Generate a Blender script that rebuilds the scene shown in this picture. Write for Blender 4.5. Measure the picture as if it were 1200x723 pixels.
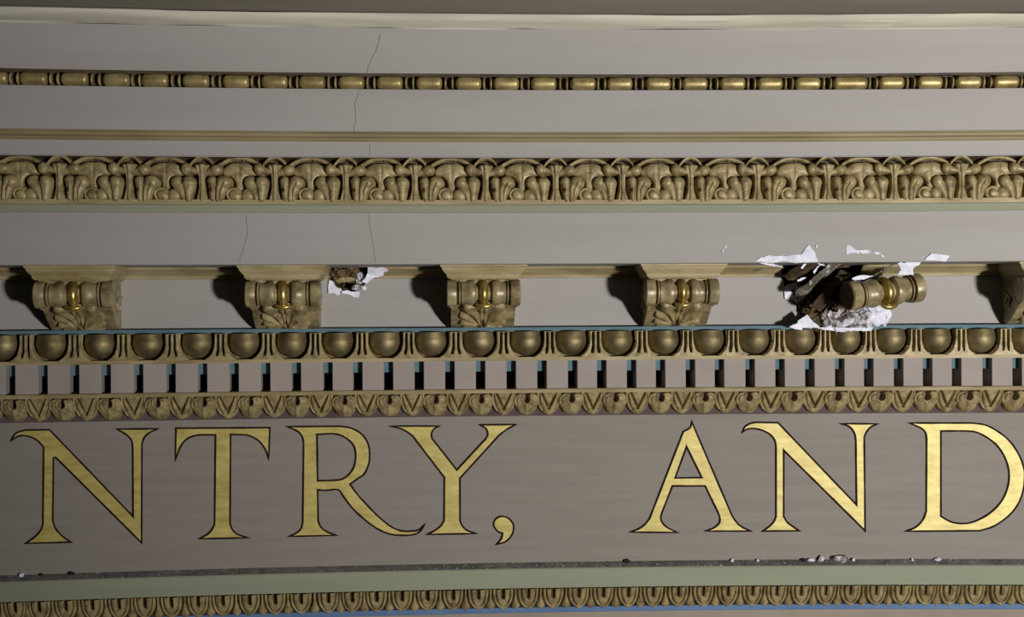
import bpy, math, random
import numpy as np
from mathutils import Vector, Matrix, noise
from mathutils.geometry import tessellate_polygon
random.seed(7)
PX = 0.0025                      # one unit of the layout below is 2.5 mm
F = 1400.0                       # camera distance to the frieze, in those units (also focal length)
HOR = 361.5
ROLL = math.radians(0.33)
R = 6908.0                       # radius of the curved wall
CX, CY = 340.0, 1405.7 - 6908.0  # its centre
scene = bpy.context.scene
for o in list(bpy.data.objects): bpy.data.objects.remove(o)

# ---------------------------------------------------------------- camera
cam = bpy.data.objects.new('camera', bpy.data.cameras.new('camera'))
scene.collection.objects.link(cam)
cam.data.sensor_width = 36.0
cam.data.lens = 36.0 * F / 1200.0
cam.data.clip_start = 0.05
c_, s_ = math.cos(ROLL), math.sin(ROLL)
cam.matrix_world = Matrix(((c_, s_, 0, 0), (0, 0, -1, 0), (-s_, c_, 0, 0), (0, 0, 0, 1)))
scene.camera = cam
# ---------------------------------------------------------------- light
LIGHT_POS = (1190, -670, -300)
LIGHT_AIM = (380, 1400, 150)
LIGHT_W = 1290.0
LIGHT_R = 0.19
AMBIENT = 0.006
EXPOSURE = 0.0
ld = bpy.data.lights.new('work_lamp', 'SPOT')
ld.energy = LIGHT_W; ld.shadow_soft_size = LIGHT_R; ld.color = (1.0, 0.972, 0.93)
ld.spot_size = math.radians(68); ld.spot_blend = 1.0
lo = bpy.data.objects.new('work_lamp', ld); scene.collection.objects.link(lo)
lo.location = [v * PX for v in LIGHT_POS]
lo.rotation_euler = (Vector(LIGHT_AIM) - Vector(LIGHT_POS)).to_track_quat('-Z', 'Y').to_euler()
w = bpy.data.worlds.new('hall'); scene.world = w; w.use_nodes = True
w.node_tree.nodes['Background'].inputs[0].default_value = (1.0, 0.86, 0.70, 1)
w.node_tree.nodes['Background'].inputs[1].default_value = AMBIENT
scene.view_settings.view_transform = 'Standard'
scene.view_settings.look = 'None'
scene.view_settings.exposure = EXPOSURE
scene.view_settings.gamma = 1.0
scene.view_settings.use_curve_mapping = False

# ---------------------------------------------------------------- materials
def mat(name, col, col2=None, rough=0.75, metal=0.0, nscale=6.0, stretch=(1, 1, 1), bump=0.15, bscale=60.0,
        speck=None, speck_scale=200.0, speck_t=0.68, lo_=0.35, hi_=0.65, spec=0.35):
    m = bpy.data.materials.new(name); m.use_nodes = True
    nt = m.node_tree; N = nt.nodes; L = nt.links
    b = N['Principled BSDF']
    b.inputs['Roughness'].default_value = rough; b.inputs['Metallic'].default_value = metal
    b.inputs['Specular IOR Level'].default_value = spec
    tc = N.new('ShaderNodeTexCoord'); geo = N.new('ShaderNodeNewGeometry')
    mp = N.new('ShaderNodeMapping'); mp.inputs['Scale'].default_value = stretch
    L.new(geo.outputs['Position'], mp.inputs['Vector'])
    n1 = N.new('ShaderNodeTexNoise'); n1.inputs['Scale'].default_value = nscale; n1.inputs['Detail'].default_value = 6
    n1.inputs['Roughness'].default_value = 0.6
    L.new(mp.outputs['Vector'], n1.inputs['Vector'])
    r = N.new('ShaderNodeValToRGB')
    c2 = col2 or tuple(v * 0.86 for v in col)
    r.color_ramp.elements[0].position = lo_; r.color_ramp.elements[0].color = (*c2, 1)
    r.color_ramp.elements[1].position = hi_; r.color_ramp.elements[1].color = (*col, 1)
    L.new(n1.outputs['Fac'], r.inputs['Fac'])
    out = r.outputs['Color']
    if speck:
        n2 = N.new('ShaderNodeTexNoise'); n2.inputs['Scale'].default_value = speck_scale; n2.inputs['Detail'].default_value = 2
        L.new(geo.outputs['Position'], n2.inputs['Vector'])
        r2 = N.new('ShaderNodeValToRGB'); r2.color_ramp.elements[0].position = speck_t; r2.color_ramp.elements[1].position = speck_t + 0.03
        L.new(n2.outputs['Fac'], r2.inputs['Fac'])
        mx = N.new('ShaderNodeMix'); mx.data_type = 'RGBA'
        L.new(r2.outputs['Color'], mx.inputs['Factor']); L.new(out, mx.inputs['A']); mx.inputs['B'].default_value = (*speck, 1)
        out = mx.outputs['Result']
    L.new(out, b.inputs['Base Color'])
    if bump:
        n3 = N.new('ShaderNodeTexNoise'); n3.inputs['Scale'].default_value = bscale; n3.inputs['Detail'].default_value = 4
        L.new(mp.outputs['Vector'], n3.inputs['Vector'])
        bp = N.new('ShaderNodeBump'); bp.inputs['Strength'].default_value = bump; bp.inputs['Distance'].default_value = 0.003
        L.new(n3.outputs['Fac'], bp.inputs['Height']); L.new(bp.outputs['Normal'], b.inputs['Normal'])
    return m

def srgb(r, g, b): return tuple(((v / 255) / 12.92 if v / 255 <= 0.04045 else ((v / 255 + 0.055) / 1.055) ** 2.4) for v in (r, g, b))
ST = (0.25, 0.25, 3.0)
M = {}
M['paint'] = mat('grey_paint', srgb(160, 156, 153), srgb(155, 150, 147), 0.62, nscale=4, stretch=ST, bump=0.05, bscale=40)
M['frieze'] = mat('frieze_paint', srgb(138, 131, 124), srgb(131, 124, 117), 0.7, nscale=7, stretch=(0.5, 0.5, 6.0), bump=0.08, bscale=40,
                  speck=srgb(185, 180, 172), speck_scale=60, speck_t=0.80)
M['dentil'] = mat('dentil_paint', srgb(158, 148, 142), srgb(149, 139, 133), 0.7, nscale=6, bump=0.05)
M['cove'] = mat('cove_shade_paint', srgb(120, 114, 102), srgb(108, 102, 91), 0.7, nscale=4, stretch=ST, bump=0.05)  # darker tone stands in for the cove facing away from the light
M['cream'] = mat('cream_paint', srgb(222, 218, 200), srgb(200, 196, 178), 0.6, nscale=8, stretch=ST, bump=0.05)
M['olive'] = mat('olive_gilt_fillet', srgb(150, 138, 105), srgb(128, 116, 84), 0.5, nscale=10, stretch=(0.3, 0.3, 2), bump=0.05)
M['green'] = mat('green_paint', srgb(142, 145, 124), srgb(134, 138, 118), 0.7, nscale=5, stretch=ST, bump=0.05)
M['blue'] = mat('blue_paint', srgb(92, 120, 132), srgb(80, 106, 118), 0.7, nscale=9, stretch=(0.5, 0.5, 2), bump=0.06)
M['blue2'] = mat('bright_blue_paint', srgb(92, 122, 160), srgb(78, 106, 150), 0.7, nscale=9, bump=0.06)
M['beige'] = mat('beige_paint', srgb(150, 138, 125), srgb(140, 128, 116), 0.7, nscale=5, bump=0.05)
M['plum'] = mat('plum_undershade', srgb(96, 80, 80), srgb(76, 62, 62), 0.8, nscale=14, bump=0.1)  # purplish undershadow of the leaf band put into the ground colour
M['dust'] = mat('dusty_ledge', srgb(108, 104, 101), srgb(80, 76, 74), 0.95, nscale=30, bump=0.5, bscale=200,
                speck=srgb(185, 182, 182), speck_scale=190, speck_t=0.66)
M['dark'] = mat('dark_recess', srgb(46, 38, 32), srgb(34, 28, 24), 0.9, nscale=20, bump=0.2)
M['gold'] = mat('antique_gilt', srgb(160, 144, 104), srgb(104, 88, 58), 0.46, 0.10, nscale=40, bump=0.25, bscale=120, lo_=0.3, hi_=0.6)
M['moss'] = mat('moulding_gilt', srgb(168, 154, 118), srgb(134, 118, 80), 0.5, 0.05, nscale=18, stretch=(0.4, 0.4, 2), bump=0.1, bscale=80)
M['ground'] = mat('gilt_ground_shade', srgb(84, 70, 50), srgb(58, 48, 36), 0.6, 0.0, nscale=20, bump=0.2)  # gilt ground browned darker, so recess shade sits in the colour
M['bronze'] = mat('bronzed_egg', srgb(158, 144, 108), srgb(112, 98, 68), 0.6, 0.85, nscale=22, bump=0.15, bscale=90)
M['bead'] = mat('bronzed_bead', srgb(182, 164, 112), srgb(136, 118, 76), 0.46, 0.5, nscale=30, bump=0.12, bscale=120, spec=0.6)
M['bright'] = mat('bright_gold', srgb(214, 192, 118), srgb(160, 134, 66), 0.34, 0.8, nscale=40, bump=0.1, bscale=100)
M['scroll'] = mat('scroll_gilt', srgb(170, 155, 116), srgb(108, 94, 68), 0.38, 0.1, nscale=26, bump=0.12, bscale=90, spec=0.5)
M['leaf'] = mat('gold_leaf', srgb(198, 183, 108), srgb(172, 155, 82), 0.5, 0.2, nscale=24, stretch=(0.7, 0.7, 2.2), bump=0.12, bscale=60, spec=0.6,
                speck=srgb(165, 142, 72), speck_scale=120, speck_t=0.66)
M['line'] = mat('dark_outline', srgb(44, 30, 28), srgb(34, 24, 24), 0.95, nscale=30, bump=0, spec=0.05)
M['white'] = mat('white_plaster', srgb(238, 238, 250), srgb(205, 206, 222), 0.9, nscale=30, bump=0.4, bscale=150)
M['dirtywhite'] = mat('dirty_plaster', srgb(208, 206, 214), srgb(92, 80, 70), 0.95, nscale=45, bump=0.8, bscale=150, lo_=0.40, hi_=0.56)
M['rubble'] = mat('brown_core', srgb(110, 90, 62), srgb(44, 34, 26), 0.95, nscale=40, bump=0.9, bscale=120,
                  speck=srgb(190, 184, 176), speck_scale=70, speck_t=0.70)
M['wood'] = mat('old_wood', srgb(92, 74, 52), srgb(56, 44, 32), 0.8, nscale=18, stretch=(3, 1, 3), bump=0.5, bscale=60)
M['greywood'] = mat('dusty_wood', srgb(132, 124, 112), srgb(92, 82, 68), 0.9, nscale=24, bump=0.5, bscale=80,
                    speck=srgb(210, 210, 214), speck_scale=60, speck_t=0.62)
M['crack'] = mat('crack_dark', srgb(143, 137, 132), None, 0.9, bump=0)

# ---------------------------------------------------------------- placing
def W(s, n, z):
    t = s / R
    return Vector((CX + (R - n) * math.sin(t), CY + (R - n) * math.cos(t), z)) * PX
def inv(px, py, n):
    """where the sight line through a point of the frame meets the surface standing n in front of the frieze"""
    xr, yr = px - 600.0, HOR - py
    xl = xr * c_ + yr * s_; yl = -xr * s_ + yr * c_
    dx, dz = xl / F, yl / F
    a = 1 + dx * dx; b = -2 * (CY + CX * dx); cc = CX * CX + CY * CY - (R - n) ** 2
    t = (-b + math.sqrt(b * b - 4 * a * cc)) / (2 * a)
    X, Y = t * dx, t
    return math.atan2(X - CX, Y - CY) * R, t * dz
def zof(y, n): return inv(660, y, n)[1]
C = scene.collection
def link(name, me, m=None, parent=None, loc=None):
    o = bpy.data.objects.new(name, me); C.objects.link(o)
    if m is not None and me is not None: me.materials.append(m)
    if parent: o.parent = parent
    return o
def mesh(name, vs, fs, m, parent=None, smooth=True, angle=40, scale=True):
    me = bpy.data.meshes.new(name)
    me.from_pydata([tuple(c * (PX if scale else 1) for c in v) for v in vs], [], fs)
    me.update()
    if smooth:
        me.polygons.foreach_set('use_smooth', [True] * len(me.polygons))
        me.set_sharp_from_angle(angle=math.radians(angle))
    return link(name, me, m, parent)
def merge(parts):
    vs, fs = [], []
    for v, f in parts:
        k = len(vs); vs += v; fs += [tuple(i + k for i in q) for q in f]
    return vs, fs
def tag(o, label, cat, group=None, kind=None):
    if label: o['label'] = label
    if cat: o['category'] = cat
    if group: o['group'] = group
    if kind: o['kind'] = kind
    return o
def place(o, s, n, z, roll=0.0):
    o.location = W(s, n, z); o.rotation_euler = (0, roll, -s / R); return o
def empty(name):
    o = bpy.data.objects.new(name, None); o.empty_display_size = 0.02; C.objects.link(o); return o
def dup(root):
    r = root.copy(); C.objects.link(r)
    for ch in root.children:
        c = ch.copy(); C.objects.link(c); c.parent = r
        for g in ch.children:
            d = g.copy(); C.objects.link(d); d.parent = c
    return r
ONES = ['', 'first', 'second', 'third', 'fourth', 'fifth', 'sixth', 'seventh', 'eighth', 'ninth', 'tenth', 'eleventh', 'twelfth', 'thirteenth',
        'fourteenth', 'fifteenth', 'sixteenth', 'seventeenth', 'eighteenth', 'nineteenth', 'twentieth']
def ordinal(k):
    if k <= 20: return ONES[k]
    t, u = divmod(k, 10)
    return {2: 'twenty', 3: 'thirty', 4: 'forty'}[t] + '-' + ONES[u] if u else {3: 'thirtieth', 4: 'fortieth'}[t]
def which(i, n):
    """i-th of n in the frame, counted from the nearer side"""
    if i == 0: return 'leftmost'
    if i == n - 1: return 'rightmost'
    return ordinal(i + 1) + ' from the left' if i < n / 2 else ordinal(n - i) + ' from the right'
def near(px):
    for a, t in ((45, 'left of the first N'), (130, 'above the first N'), (195, 'between N and T'), (320, 'above the T'), (440, 'above the R'),
                 (575, 'above the Y'), (640, 'above the comma'), (740, 'above the gap before A'), (865, 'above the A'), (1030, 'above the second N')):
        if px < a: return t
    return 'above the D'
def setrow(proto, centres, y, n, z, what, cat, group, vary=0.0):
    N_ = len(centres)
    for i, px in enumerate(centres):
        o = proto if i == 0 else dup(proto)
        s, _ = inv(px, y, n)
        place(o, s, n, z, random.uniform(-vary, vary))
        w_ = which(i, N_)
        lab = what.replace('<W>', w_).replace('<P>', near(px))
        tag(o, lab, cat, group)

# ---------------------------------------------------------------- bands of the entablature (the setting)
S0, S1 = -1160.0, 470.0
def band(name, prof, m, ivals=((S0, S1),), step=14.0, parent=None, wob=0.0, sub=1):
    """prof: list of (y in the frame, n) -> a continuous moulding along the curved wall"""
    pz = [(n, zof(y, n)) if not isinstance(y, tuple) else (n, y[0]) for y, n in prof]
    vs, fs = [], []
    for a, b in ivals:
        k = max(2, int((b - a) / step)); base = len(vs); L_ = len(pz)
        for i in range(k + 1):
            s = a + (b - a) * i / k
            for j, (n, z) in enumerate(pz):
                dz = wob * (noise.noise(Vector((s * 0.012, j * 3.1, z * 0.1)))) if wob else 0
                vs.append(W(s, n + dz * 0.5, z + dz))
        for i in range(k):
            for j in range(L_ - 1):
                p = base + i * L_ + j
                fs.append((p, p + L_, p + L_ + 1, p + 1))
    o = mesh(name, vs, fs, m, parent, angle=25, scale=False)
    if not parent: o['kind'] = 'structure'
    return o
def bend(y0, n0, y1, n1, k=6, bulge=0.0):
    return [(y0 + (y1 - y0) * i / k, n0 + (n1 - n0) * i / k + bulge * math.sin(math.pi * i / k)) for i in range(k + 1)]

NC = 112                                   # corona face stands this far out
ZS = zof(309.0, NC)                        # soffit level
BANDS = {}
BANDS['cove'] = band('trim_1', [(-60, 176)] + bend(-40, 170, 15, 168, 6, -8) + [(17, 164)], M['cove'])
BANDS['cream'] = band('trim_2', [(17, 164)] + bend(18, 162, 34, 141, 6, 3) + [(34.5, 140)], M['cream'], wob=1.4)
BANDS['upper'] = band('trim_3', [(34.5, 140), (37, 139.5)] + bend(38, 139, 87, 131, 4, 0), M['paint'])
BANDS['beadbed'] = band('trim_4', [(87, 131), (87.3, 134), (90, 134), (90.5, 124), (105.5, 122)], M['ground'], wob=0.5)
BANDS['middle'] = band('trim_5', [(105.5, 122), (105.7, 131)] + bend(107, 131, 155, 124, 4, 0), M['paint'])
BANDS['olive'] = band('trim_6', [(155, 124), (155.2, 128)] + bend(156, 128, 162, 126, 3, -2) + [(162.5, 130), (165, 130), (165.3, 123), (167, 122)], M['olive'])
BANDS['lower'] = band('trim_7', [(167, 122), (185, 120)], M['paint'])
BANDS['foliagebed'] = band('trim_8', [(184, 121), (185, 117), (188, 108)] + bend(190, 105, 234, 106, 6, -4), M['ground'])
BANDS['foliagefillet'] = band('trim_9', [(234, 110), (234.2, 119), (239.6, 119)], M['moss'])
BANDS['green'] = band('trim_10', [(239.6, 119), (240, 117)] + bend(241, 116, 249, 113.5, 3, 0), M['green'])
BANDS['corona'] = band('wall_corona', [(249, 113.5), (249.6, 112), (280, 112), (308.5, 112), ((ZS,), 111.5), ((ZS,), 60), ((ZS,), 8)], M['paint'])
# two places where the plaster is gone: the wall there is its own rough patch
H1 = [(383, 308), (384, 324), (389, 333), (397, 340), (408, 345), (417, 342), (426, 334), (431, 322), (436, 314), (437, 308)]
H2 = [(914, 306), (917, 322), (921, 335), (925, 348), (934, 360), (946, 372), (956, 381), (975, 384), (1000, 383), (1020, 376), (1030, 365), (1022, 350), (1016, 335), (1012, 320), (1006, 306)]
NW = 12
patches = [(374, 446), (900, 1052)]
piv = [(inv(a, 345, NW)[0], inv(b, 345, NW)[0]) for a, b in patches]
gaps = [(S0, piv[0][0]), (piv[0][1], piv[1][0]), (piv[1][1], S1)]
ZB = zof(383.2, 24)
band('wall_front', [((ZS,), NW), ((ZS * 0.5,), NW), ((ZB,), NW), ((ZB,), 24)], M['paint'], ivals=gaps)
s0a, s0b = inv(385, 315, 25)[0], inv(438, 315, 25)[0]
s1a, s1b = inv(916, 315, 25)[0], inv(1010, 315, 25)[0]
cym = [((ZS,), 31), ((ZS - 2.2,), 30), ((ZS - 3.2,), 27), ((ZS - 6,), 23), ((ZS - 9,), 17.5), ((ZS - 11,), 16.5), ((ZS - 12.4,), 16.5), ((ZS - 12.8,), NW)]
band('trim_11', cym, M['moss'], ivals=((S0, s0a), (s0b, s1a), (s1b, S1)), step=10)
ZE0 = zof(388.0, 24)
band('trim_12', [((ZB + 0.2,), 11), ((ZB,), 24), ((ZE0,), 24), ((ZE0,), 14)], M['blue'], wob=0.35)
ZE1 = zof(418.0, 24); ZE2 = zof(422.3, 27)
band('trim_13', [((ZE0,), 12), ((ZE1,), 10), ((ZE1,), 25), ((ZE2,), 25), ((ZE2,), -32)], M['moss'])
ZD1 = zof(455.5, 18)
ZDM = zof(434.5, 5)
band('trim_14', [((ZE2 + 1,), 6), ((ZDM,), 6), ((ZDM,), -32)], M['blue'])
band('trim_15', [((ZDM + 1,), -30), ((ZD1 - 1,), -30)], M['dark'])  # shade low in the dentil gaps put into a dark colour
ZL0 = zof(460.0, 20); ZL1 = zof(485.5, 2)
band('trim_16', [((ZD1,), -32), ((ZD1,), 20), ((ZD1 - 2,), 20.6), ((ZL0,), 20), ((ZL0,), 12)], M['moss'])
band('trim_17', [((ZL0,), 12), ((ZL1,), 1.5), ((ZL1 - 1.5,), 1.2), ((ZL1 - 1.6,), 0)], M['plum'])
ZF1 = zof(658.5, 0); ZLG = zof(665.5, 7)
band('wall_frieze', [((ZL1 - 1,), 0), ((ZF1,), 0)], M['frieze'])
band('trim_18', [((ZF1,), 0), ((ZF1 - 1.8,), 3), ((ZLG,), 7)], M['dust'], wob=0.5)
band('trim_19', [((ZLG,), 7), ((ZLG - 1.5,), 8), (688.5, 8), (688.7, 6)], M['green'])
ZT0 = zof(688.6, 8); ZT1 = zof(712.0, 2)
band('trim_20', [((ZT0,), 7), ((ZT1,), 1)], M['ground'])
band('trim_21', [((ZT1 + 1.5,), 1), ((ZT1 + 1.4,), 4), (717, 4), (717.3, 0)], M['blue2'])
band('trim_22', [(717.3, 0), (800, 0)], M['beige'])
# rough core behind everything so nothing is open from the side
band('wall_back', [(-60, 60), ((ZS,), -40), ((ZL1,), -40), (800, -40)], M['dark'])

# ---------------------------------------------------------------- relief helpers (numpy)
def relief(name, fn, x0, x1, z0, z1, res, m, parent=None, cut=-1.0, angle=180):
    nx = int((x1 - x0) / res) + 1; nz = int((z1 - z0) / res) + 1
    X, Z = np.meshgrid(np.linspace(x0, x1, nx), np.linspace(z0, z1, nz))
    H = fn(X, Z); Hc = np.maximum(H, cut - 0.6)
    idx = -np.ones(X.shape, int); vs = []; fs = []
    keep = H > cut
    cell = keep[:-1, :-1] | keep[1:, :-1] | keep[:-1, 1:] | keep[1:, 1:]
    for j, i in zip(*np.nonzero(cell)):
        q = []
        for a, b in ((j, i), (j, i + 1), (j + 1, i + 1), (j + 1, i)):
            if idx[a, b] < 0:
                idx[a, b] = len(vs); vs.append((X[a, b], -Hc[a, b], Z[a, b]))
            q.append(int(idx[a, b]))
        fs.append(tuple(q))
    return mesh(name, vs, fs, m, parent, angle=angle)
def dome(X, Z, cx, cz, a, b, H, rot=0.0, p=2.0):
    c, s = math.cos(rot), math.sin(rot)
    x = (X - cx) * c + (Z - cz) * s; z = -(X - cx) * s + (Z - cz) * c
    e = 1 - (np.abs(x / a) ** p + np.abs(z / b) ** p)
    return np.where(e > 0, H * np.sqrt(np.maximum(e, 0)), np.maximum(e * 6, -3))
def caps(X, Z, p, q, r0, r1, H):
    px, pz = p; dx, dz = q[0] - px, q[1] - pz
    t = np.clip(((X - px) * dx + (Z - pz) * dz) / (dx * dx + dz * dz + 1e-9), 0, 1)
    d = np.hypot(X - px - t * dx, Z - pz - t * dz); r = r0 + (r1 - r0) * t
    e = 1 - (d / r) ** 2
    return np.where(e > 0, H * np.sqrt(np.maximum(e, 0)), np.maximum(e * 6, -3))
def line_groove(X, Z, pts, wdt, dep):
    g = np.zeros_like(X)
    for (ax, az), (bx, bz) in zip(pts[:-1], pts[1:]):
        dx, dz = bx - ax, bz - az
        t = np.clip(((X - ax) * dx + (Z - az) * dz) / (dx * dx + dz * dz + 1e-9), 0, 1)
        d = np.hypot(X - ax - t * dx, Z - az - t * dz)
        g = np.maximum(g, np.exp(-(d / wdt) ** 2))
    return g * dep
def mx(*a):
    r = a[0]
    for b in a[1:]: r = np.maximum(r, b)
    return r

# ---------------------------------------------------------------- lathe along x
def lathe_x(prof, cn, cz, seg=28, ):
    vs, fs = [], []
    for x, r in prof:
        for k in range(seg):
            a = 2 * math.pi * k / seg
            vs.append((x, -(cn + r * math.cos(a)), cz + r * math.sin(a)))
    for i in range(len(prof) - 1):
        for k in range(seg):
            a = i * seg + k; b = i * seg + (k + 1) % seg
            fs.append((a, b, b + seg, a + seg))
    fs.append(tuple(range(seg))[::-1]); fs.append(tuple((len(prof) - 1) * seg + k for k in range(seg)))
    return vs, fs
def box(x0, x1, n0, n1, z0, z1, bev=0.0):
    b = bev
    vs = []
    # rounded front edges
    for z, e in ((z0, b), (z0 + b, 0), (z1 - b, 0), (z1, b)):
        vs += [(x0, -n0, z), (x0, -(n1 - b - e), z), (x0 + b + e, -(n1 - e * 0.6), z), (x1 - b - e, -(n1 - e * 0.6), z), (x1, -(n1 - b - e), z), (x1, -n0, z)]
    fs = []
    for i in range(3):
        for k in range(5):
            a = i * 6 + k; fs.append((a, a + 1, a + 7, a + 6))
    fs.append((5, 4, 3, 2, 1, 0)); fs.append((18, 19, 20, 21, 22, 23))
    return vs, fs

# ---------------------------------------------------------------- bead and reel
beads = [-6, 40, 88, 137, 182, 230, 277, 322, 366, 412, 457, 503, 549, 593, 637, 683, 726, 771, 814, 858, 902, 946, 996, 1044, 1089, 1134, 1178, 1222]
ZBD = zof(98.3, 128)
def bead_obj(hw, name='bead'):
    pr = []
    r = 7.2
    for k in range(7):
        a = math.pi / 2 * k / 6; pr.append((-hw + 4.5 - 4.5 * math.cos(a), max(0.3, r * math.sin(a) ** 0.8)))
    pr += [(-hw + 8, r * 1.03), (0, r * 1.06), (hw - 8, r * 1.03)]
    for k in range(7):
        a = math.pi / 2 * (1 - k / 6); pr.append((hw - 4.5 + 4.5 * math.cos(a), max(0.3, r * math.sin(a) ** 0.8)))
    v, f = lathe_x(pr, 0, 0, 24)
    return mesh(name, v, f, M['bead'], angle=60)
b0 = bead_obj(13.8)
nb = len(beads)
for i, px in enumerate(beads):
    if px == 996: o = bead_obj(18.5)
    else: o = b0 if i == 0 else dup(b0)
    s, _ = inv(px, 98, 128); place(o, s, 128, ZBD)
    tag(o, 'gilded elongated bead of the top row, ' + which(i, nb) if px != 996 else 'longest gilded bead of the bead-and-reel row, near its right end', 'bead', 'beads of the bead-and-reel row')
reel = empty('reel')
for x in (-4.6, 0.0, 4.6)[:3]:
    v, f = lathe_x([(x - 1.5, 4.6), (x - 1.1, 5.9), (x, 6.5), (x + 1.1, 5.9), (x + 1.5, 4.6)], 0, 0, 20)
    if x == 0.0: continue
    mesh('disc', v, f, M['gold'], reel, angle=60)
rc = []
for a, b in zip(beads[:-1], beads[1:]):
    ra = 18.5 if a == 996 else 13.8; rb = 18.5 if b == 996 else 13.8
    rc.append((a + ra + b - rb) / 2)
for i, px in enumerate(rc):
    o = reel if i == 0 else dup(reel)
    s, _ = inv(px, 98, 128); place(o, s, 127, ZBD)
    for c in o.children: c.scale = (0.8, 1, 1)
    tag(o, 'paired thin gilded discs between beads, ' + which(i, len(rc)), 'reel', 'reels of the bead-and-reel row')

# ---------------------------------------------------------------- foliage band
ZFO = zof(212.0, 114)
stems = [-14, 70, 152, 237, 322, 405, 486, 569, 651, 729, 809, 887, 969, 1047, 1126, 1205]
palms = [24, 110, 195, 281, 364, 447, 529, 611, 690, 770, 850, 929, 1009, 1089, 1169]
# local z: 0 is y 212; up is positive, 1 unit about 1 px
def crisp(e, H): return np.where(e > 0, H * np.power(np.maximum(e, 0), 0.38), np.maximum(e * 30, -9))
def dome2(X, Z, cx, cz, a, b, H, rot=0.0, p=2.0):
    c, s = math.cos(rot), math.sin(rot)
    x = (X - cx) * c + (Z - cz) * s; z = -(X - cx) * s + (Z - cz) * c
    return crisp(1 - (np.abs(x / a) ** p + np.abs(z / b) ** p), H)
def caps2(X, Z, p, q, r0, r1, H):
    dx, dz = q[0] - p[0], q[1] - p[1]
    t = np.clip(((X - p[0]) * dx + (Z - p[1]) * dz) / (dx * dx + dz * dz), 0, 1)
    return crisp(1 - (np.hypot(X - p[0] - t * dx, Z - p[1] - t * dz) / (r0 + (r1 - r0) * t)) ** 2, H)
def leaf_fn(sgn, k):
    def fn(X, Z):
        if sgn < 0:      # broad heart-headed leaf leaning left
            h = mx(dome2(X, Z, -25.5, -2.2, 7.0, 6.8, 8.0), dome2(X, Z, -14.0, -3.0, 8.2, 7.4, 9.0), caps2(X, Z, (-24, -5), (-17, -18), 7.0, 5.2, 7.5),
                   caps2(X, Z, (-14, -6), (-14.0, -19), 7.6, 5.4, 8.0))
            g = line_groove(X, Z, [(-20, 6), (-20, -3), (-17.5, -12), (-17, -23)], 1.1, 2.6) + line_groove(X, Z, [(-20.3, 6), (-20.3, 0)], 1.3, 3.0)
        else:            # leaf with a small and a large lobe sweeping right
            h = mx(dome2(X, Z, 10.5, -1, 5.4, 5.4, 7.5), dome2(X, Z, 22.5, -2.6, 8.8, 7.6, 9.5), caps2(X, Z, (11, -3), (12.5, -19), 5.2, 5.2, 7.5),
                   caps2(X, Z, (20, -6), (17, -19), 8.2, 5.6, 8.0))
            g = line_groove(X, Z, [(15.5, 6), (15.3, -2), (13.5, -10), (13.5, -23)], 1.1, 2.6) + line_groove(X, Z, [(22, -3), (18.5, -10), (18, -23)], 0.9, 2.2) + line_groove(X, Z, [(5, -9.5), (8.0, -10)], 1.7, 6.0)
        return np.where(h > 0, h - g, h)
    return fn
def stem_fn(X, Z):
    ax = np.abs(X)
    wv = 3.6 + 5.4 * np.clip((Z - 2) / 14, 0, 1) ** 1.4 + 4.2 * np.clip((-8 - Z) / 14, 0, 1) ** 1.4
    e = 1 - (ax / wv) ** 2
    top = np.clip((18 - Z - (X / 9) ** 2 * 2.5) / 2.5, -1, 1); bot = np.clip((Z + 22.5) / 1.5, -1, 1)
    h = np.where((e > 0) & (top > 0) & (bot > 0), 6.0 * np.sqrt(np.maximum(e, 0)) * np.sqrt(np.clip(top, 0, 1)), -9)
    h = h - 1.8 * np.exp(-((ax - 0.38 * wv) / 0.9) ** 2) * (h > 0)
    h = h + 1.6 * np.clip((Z - 10) / 8, 0, 1) * (h > 0)
    return h
def lobes_fn(sgn):
    def fn(X, Z):
        if sgn < 0: return mx(dome2(X, Z, -16.5, 12, 5.6, 6.4, 6.5), caps2(X, Z, (-4, 9), (-12, 11), 3.0, 4.0, 4.5))
        return mx(dome2(X, Z, 14.5, 11, 7.0, 5.6, 6.5, 0.15), caps2(X, Z, (4, 8), (12, 10), 3.4, 4.0, 4.5))
    return fn
def arch_fn(hw, zt):
    def fn(X, Z):
        d = Z - (zt - (X / hw) ** 2 * 7.5)
        e = 1 - (d / 2.6) ** 2
        side = 1 - (X / (hw + 2)) ** 2
        return np.where((e > 0) & (side > 0), 3.0 * np.sqrt(np.maximum(e, 0)), -9) + 0.2
    return fn
def curl_fn(r, ring):
    def fn(X, Z):
        h = dome2(X, Z, 0, 0, r, r * 0.95, 6.5)
        if ring:
            d = np.hypot(X, Z)
            h = h - 2.6 * np.exp(-((d - r * 0.62) / 0.9) ** 2) * ((X < 2) | (Z > 0))
        return h
    return fn
ac = empty('acanthus_leaf')
relief('stem', stem_fn, -16, 16, -23, 22, 0.8, M['gold'], ac, cut=-7.5)
for sg in (-1, 1):
    relief('side_leaf', leaf_fn(sg, 0), min(sg * 3, sg * 35), max(sg * 3, sg * 35), -23, 9, 0.8, M['gold'], ac, cut=-7.5)
    relief('upper_lobe', lobes_fn(sg), min(0, sg * 23), max(0, sg * 23), 0, 18, 0.8, M['gold'], ac, cut=-7.5)
relief('rim', arch_fn(11, 25), -12, 12, 14, 28, 0.8, M['gold'], ac, cut=-7.5)
o = relief('curl', curl_fn(7.8, False), -9, 9, -9, 9, 0.8, M['gold'], ac, cut=-7.5); o.location = (-28 * PX, 0, -16 * PX)
o = relief('curl', curl_fn(8.8, True), -10, 10, -10, 10, 0.7, M['gold'], ac, cut=-7.5); o.location = (33 * PX, 0, -15.5 * PX)
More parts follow.
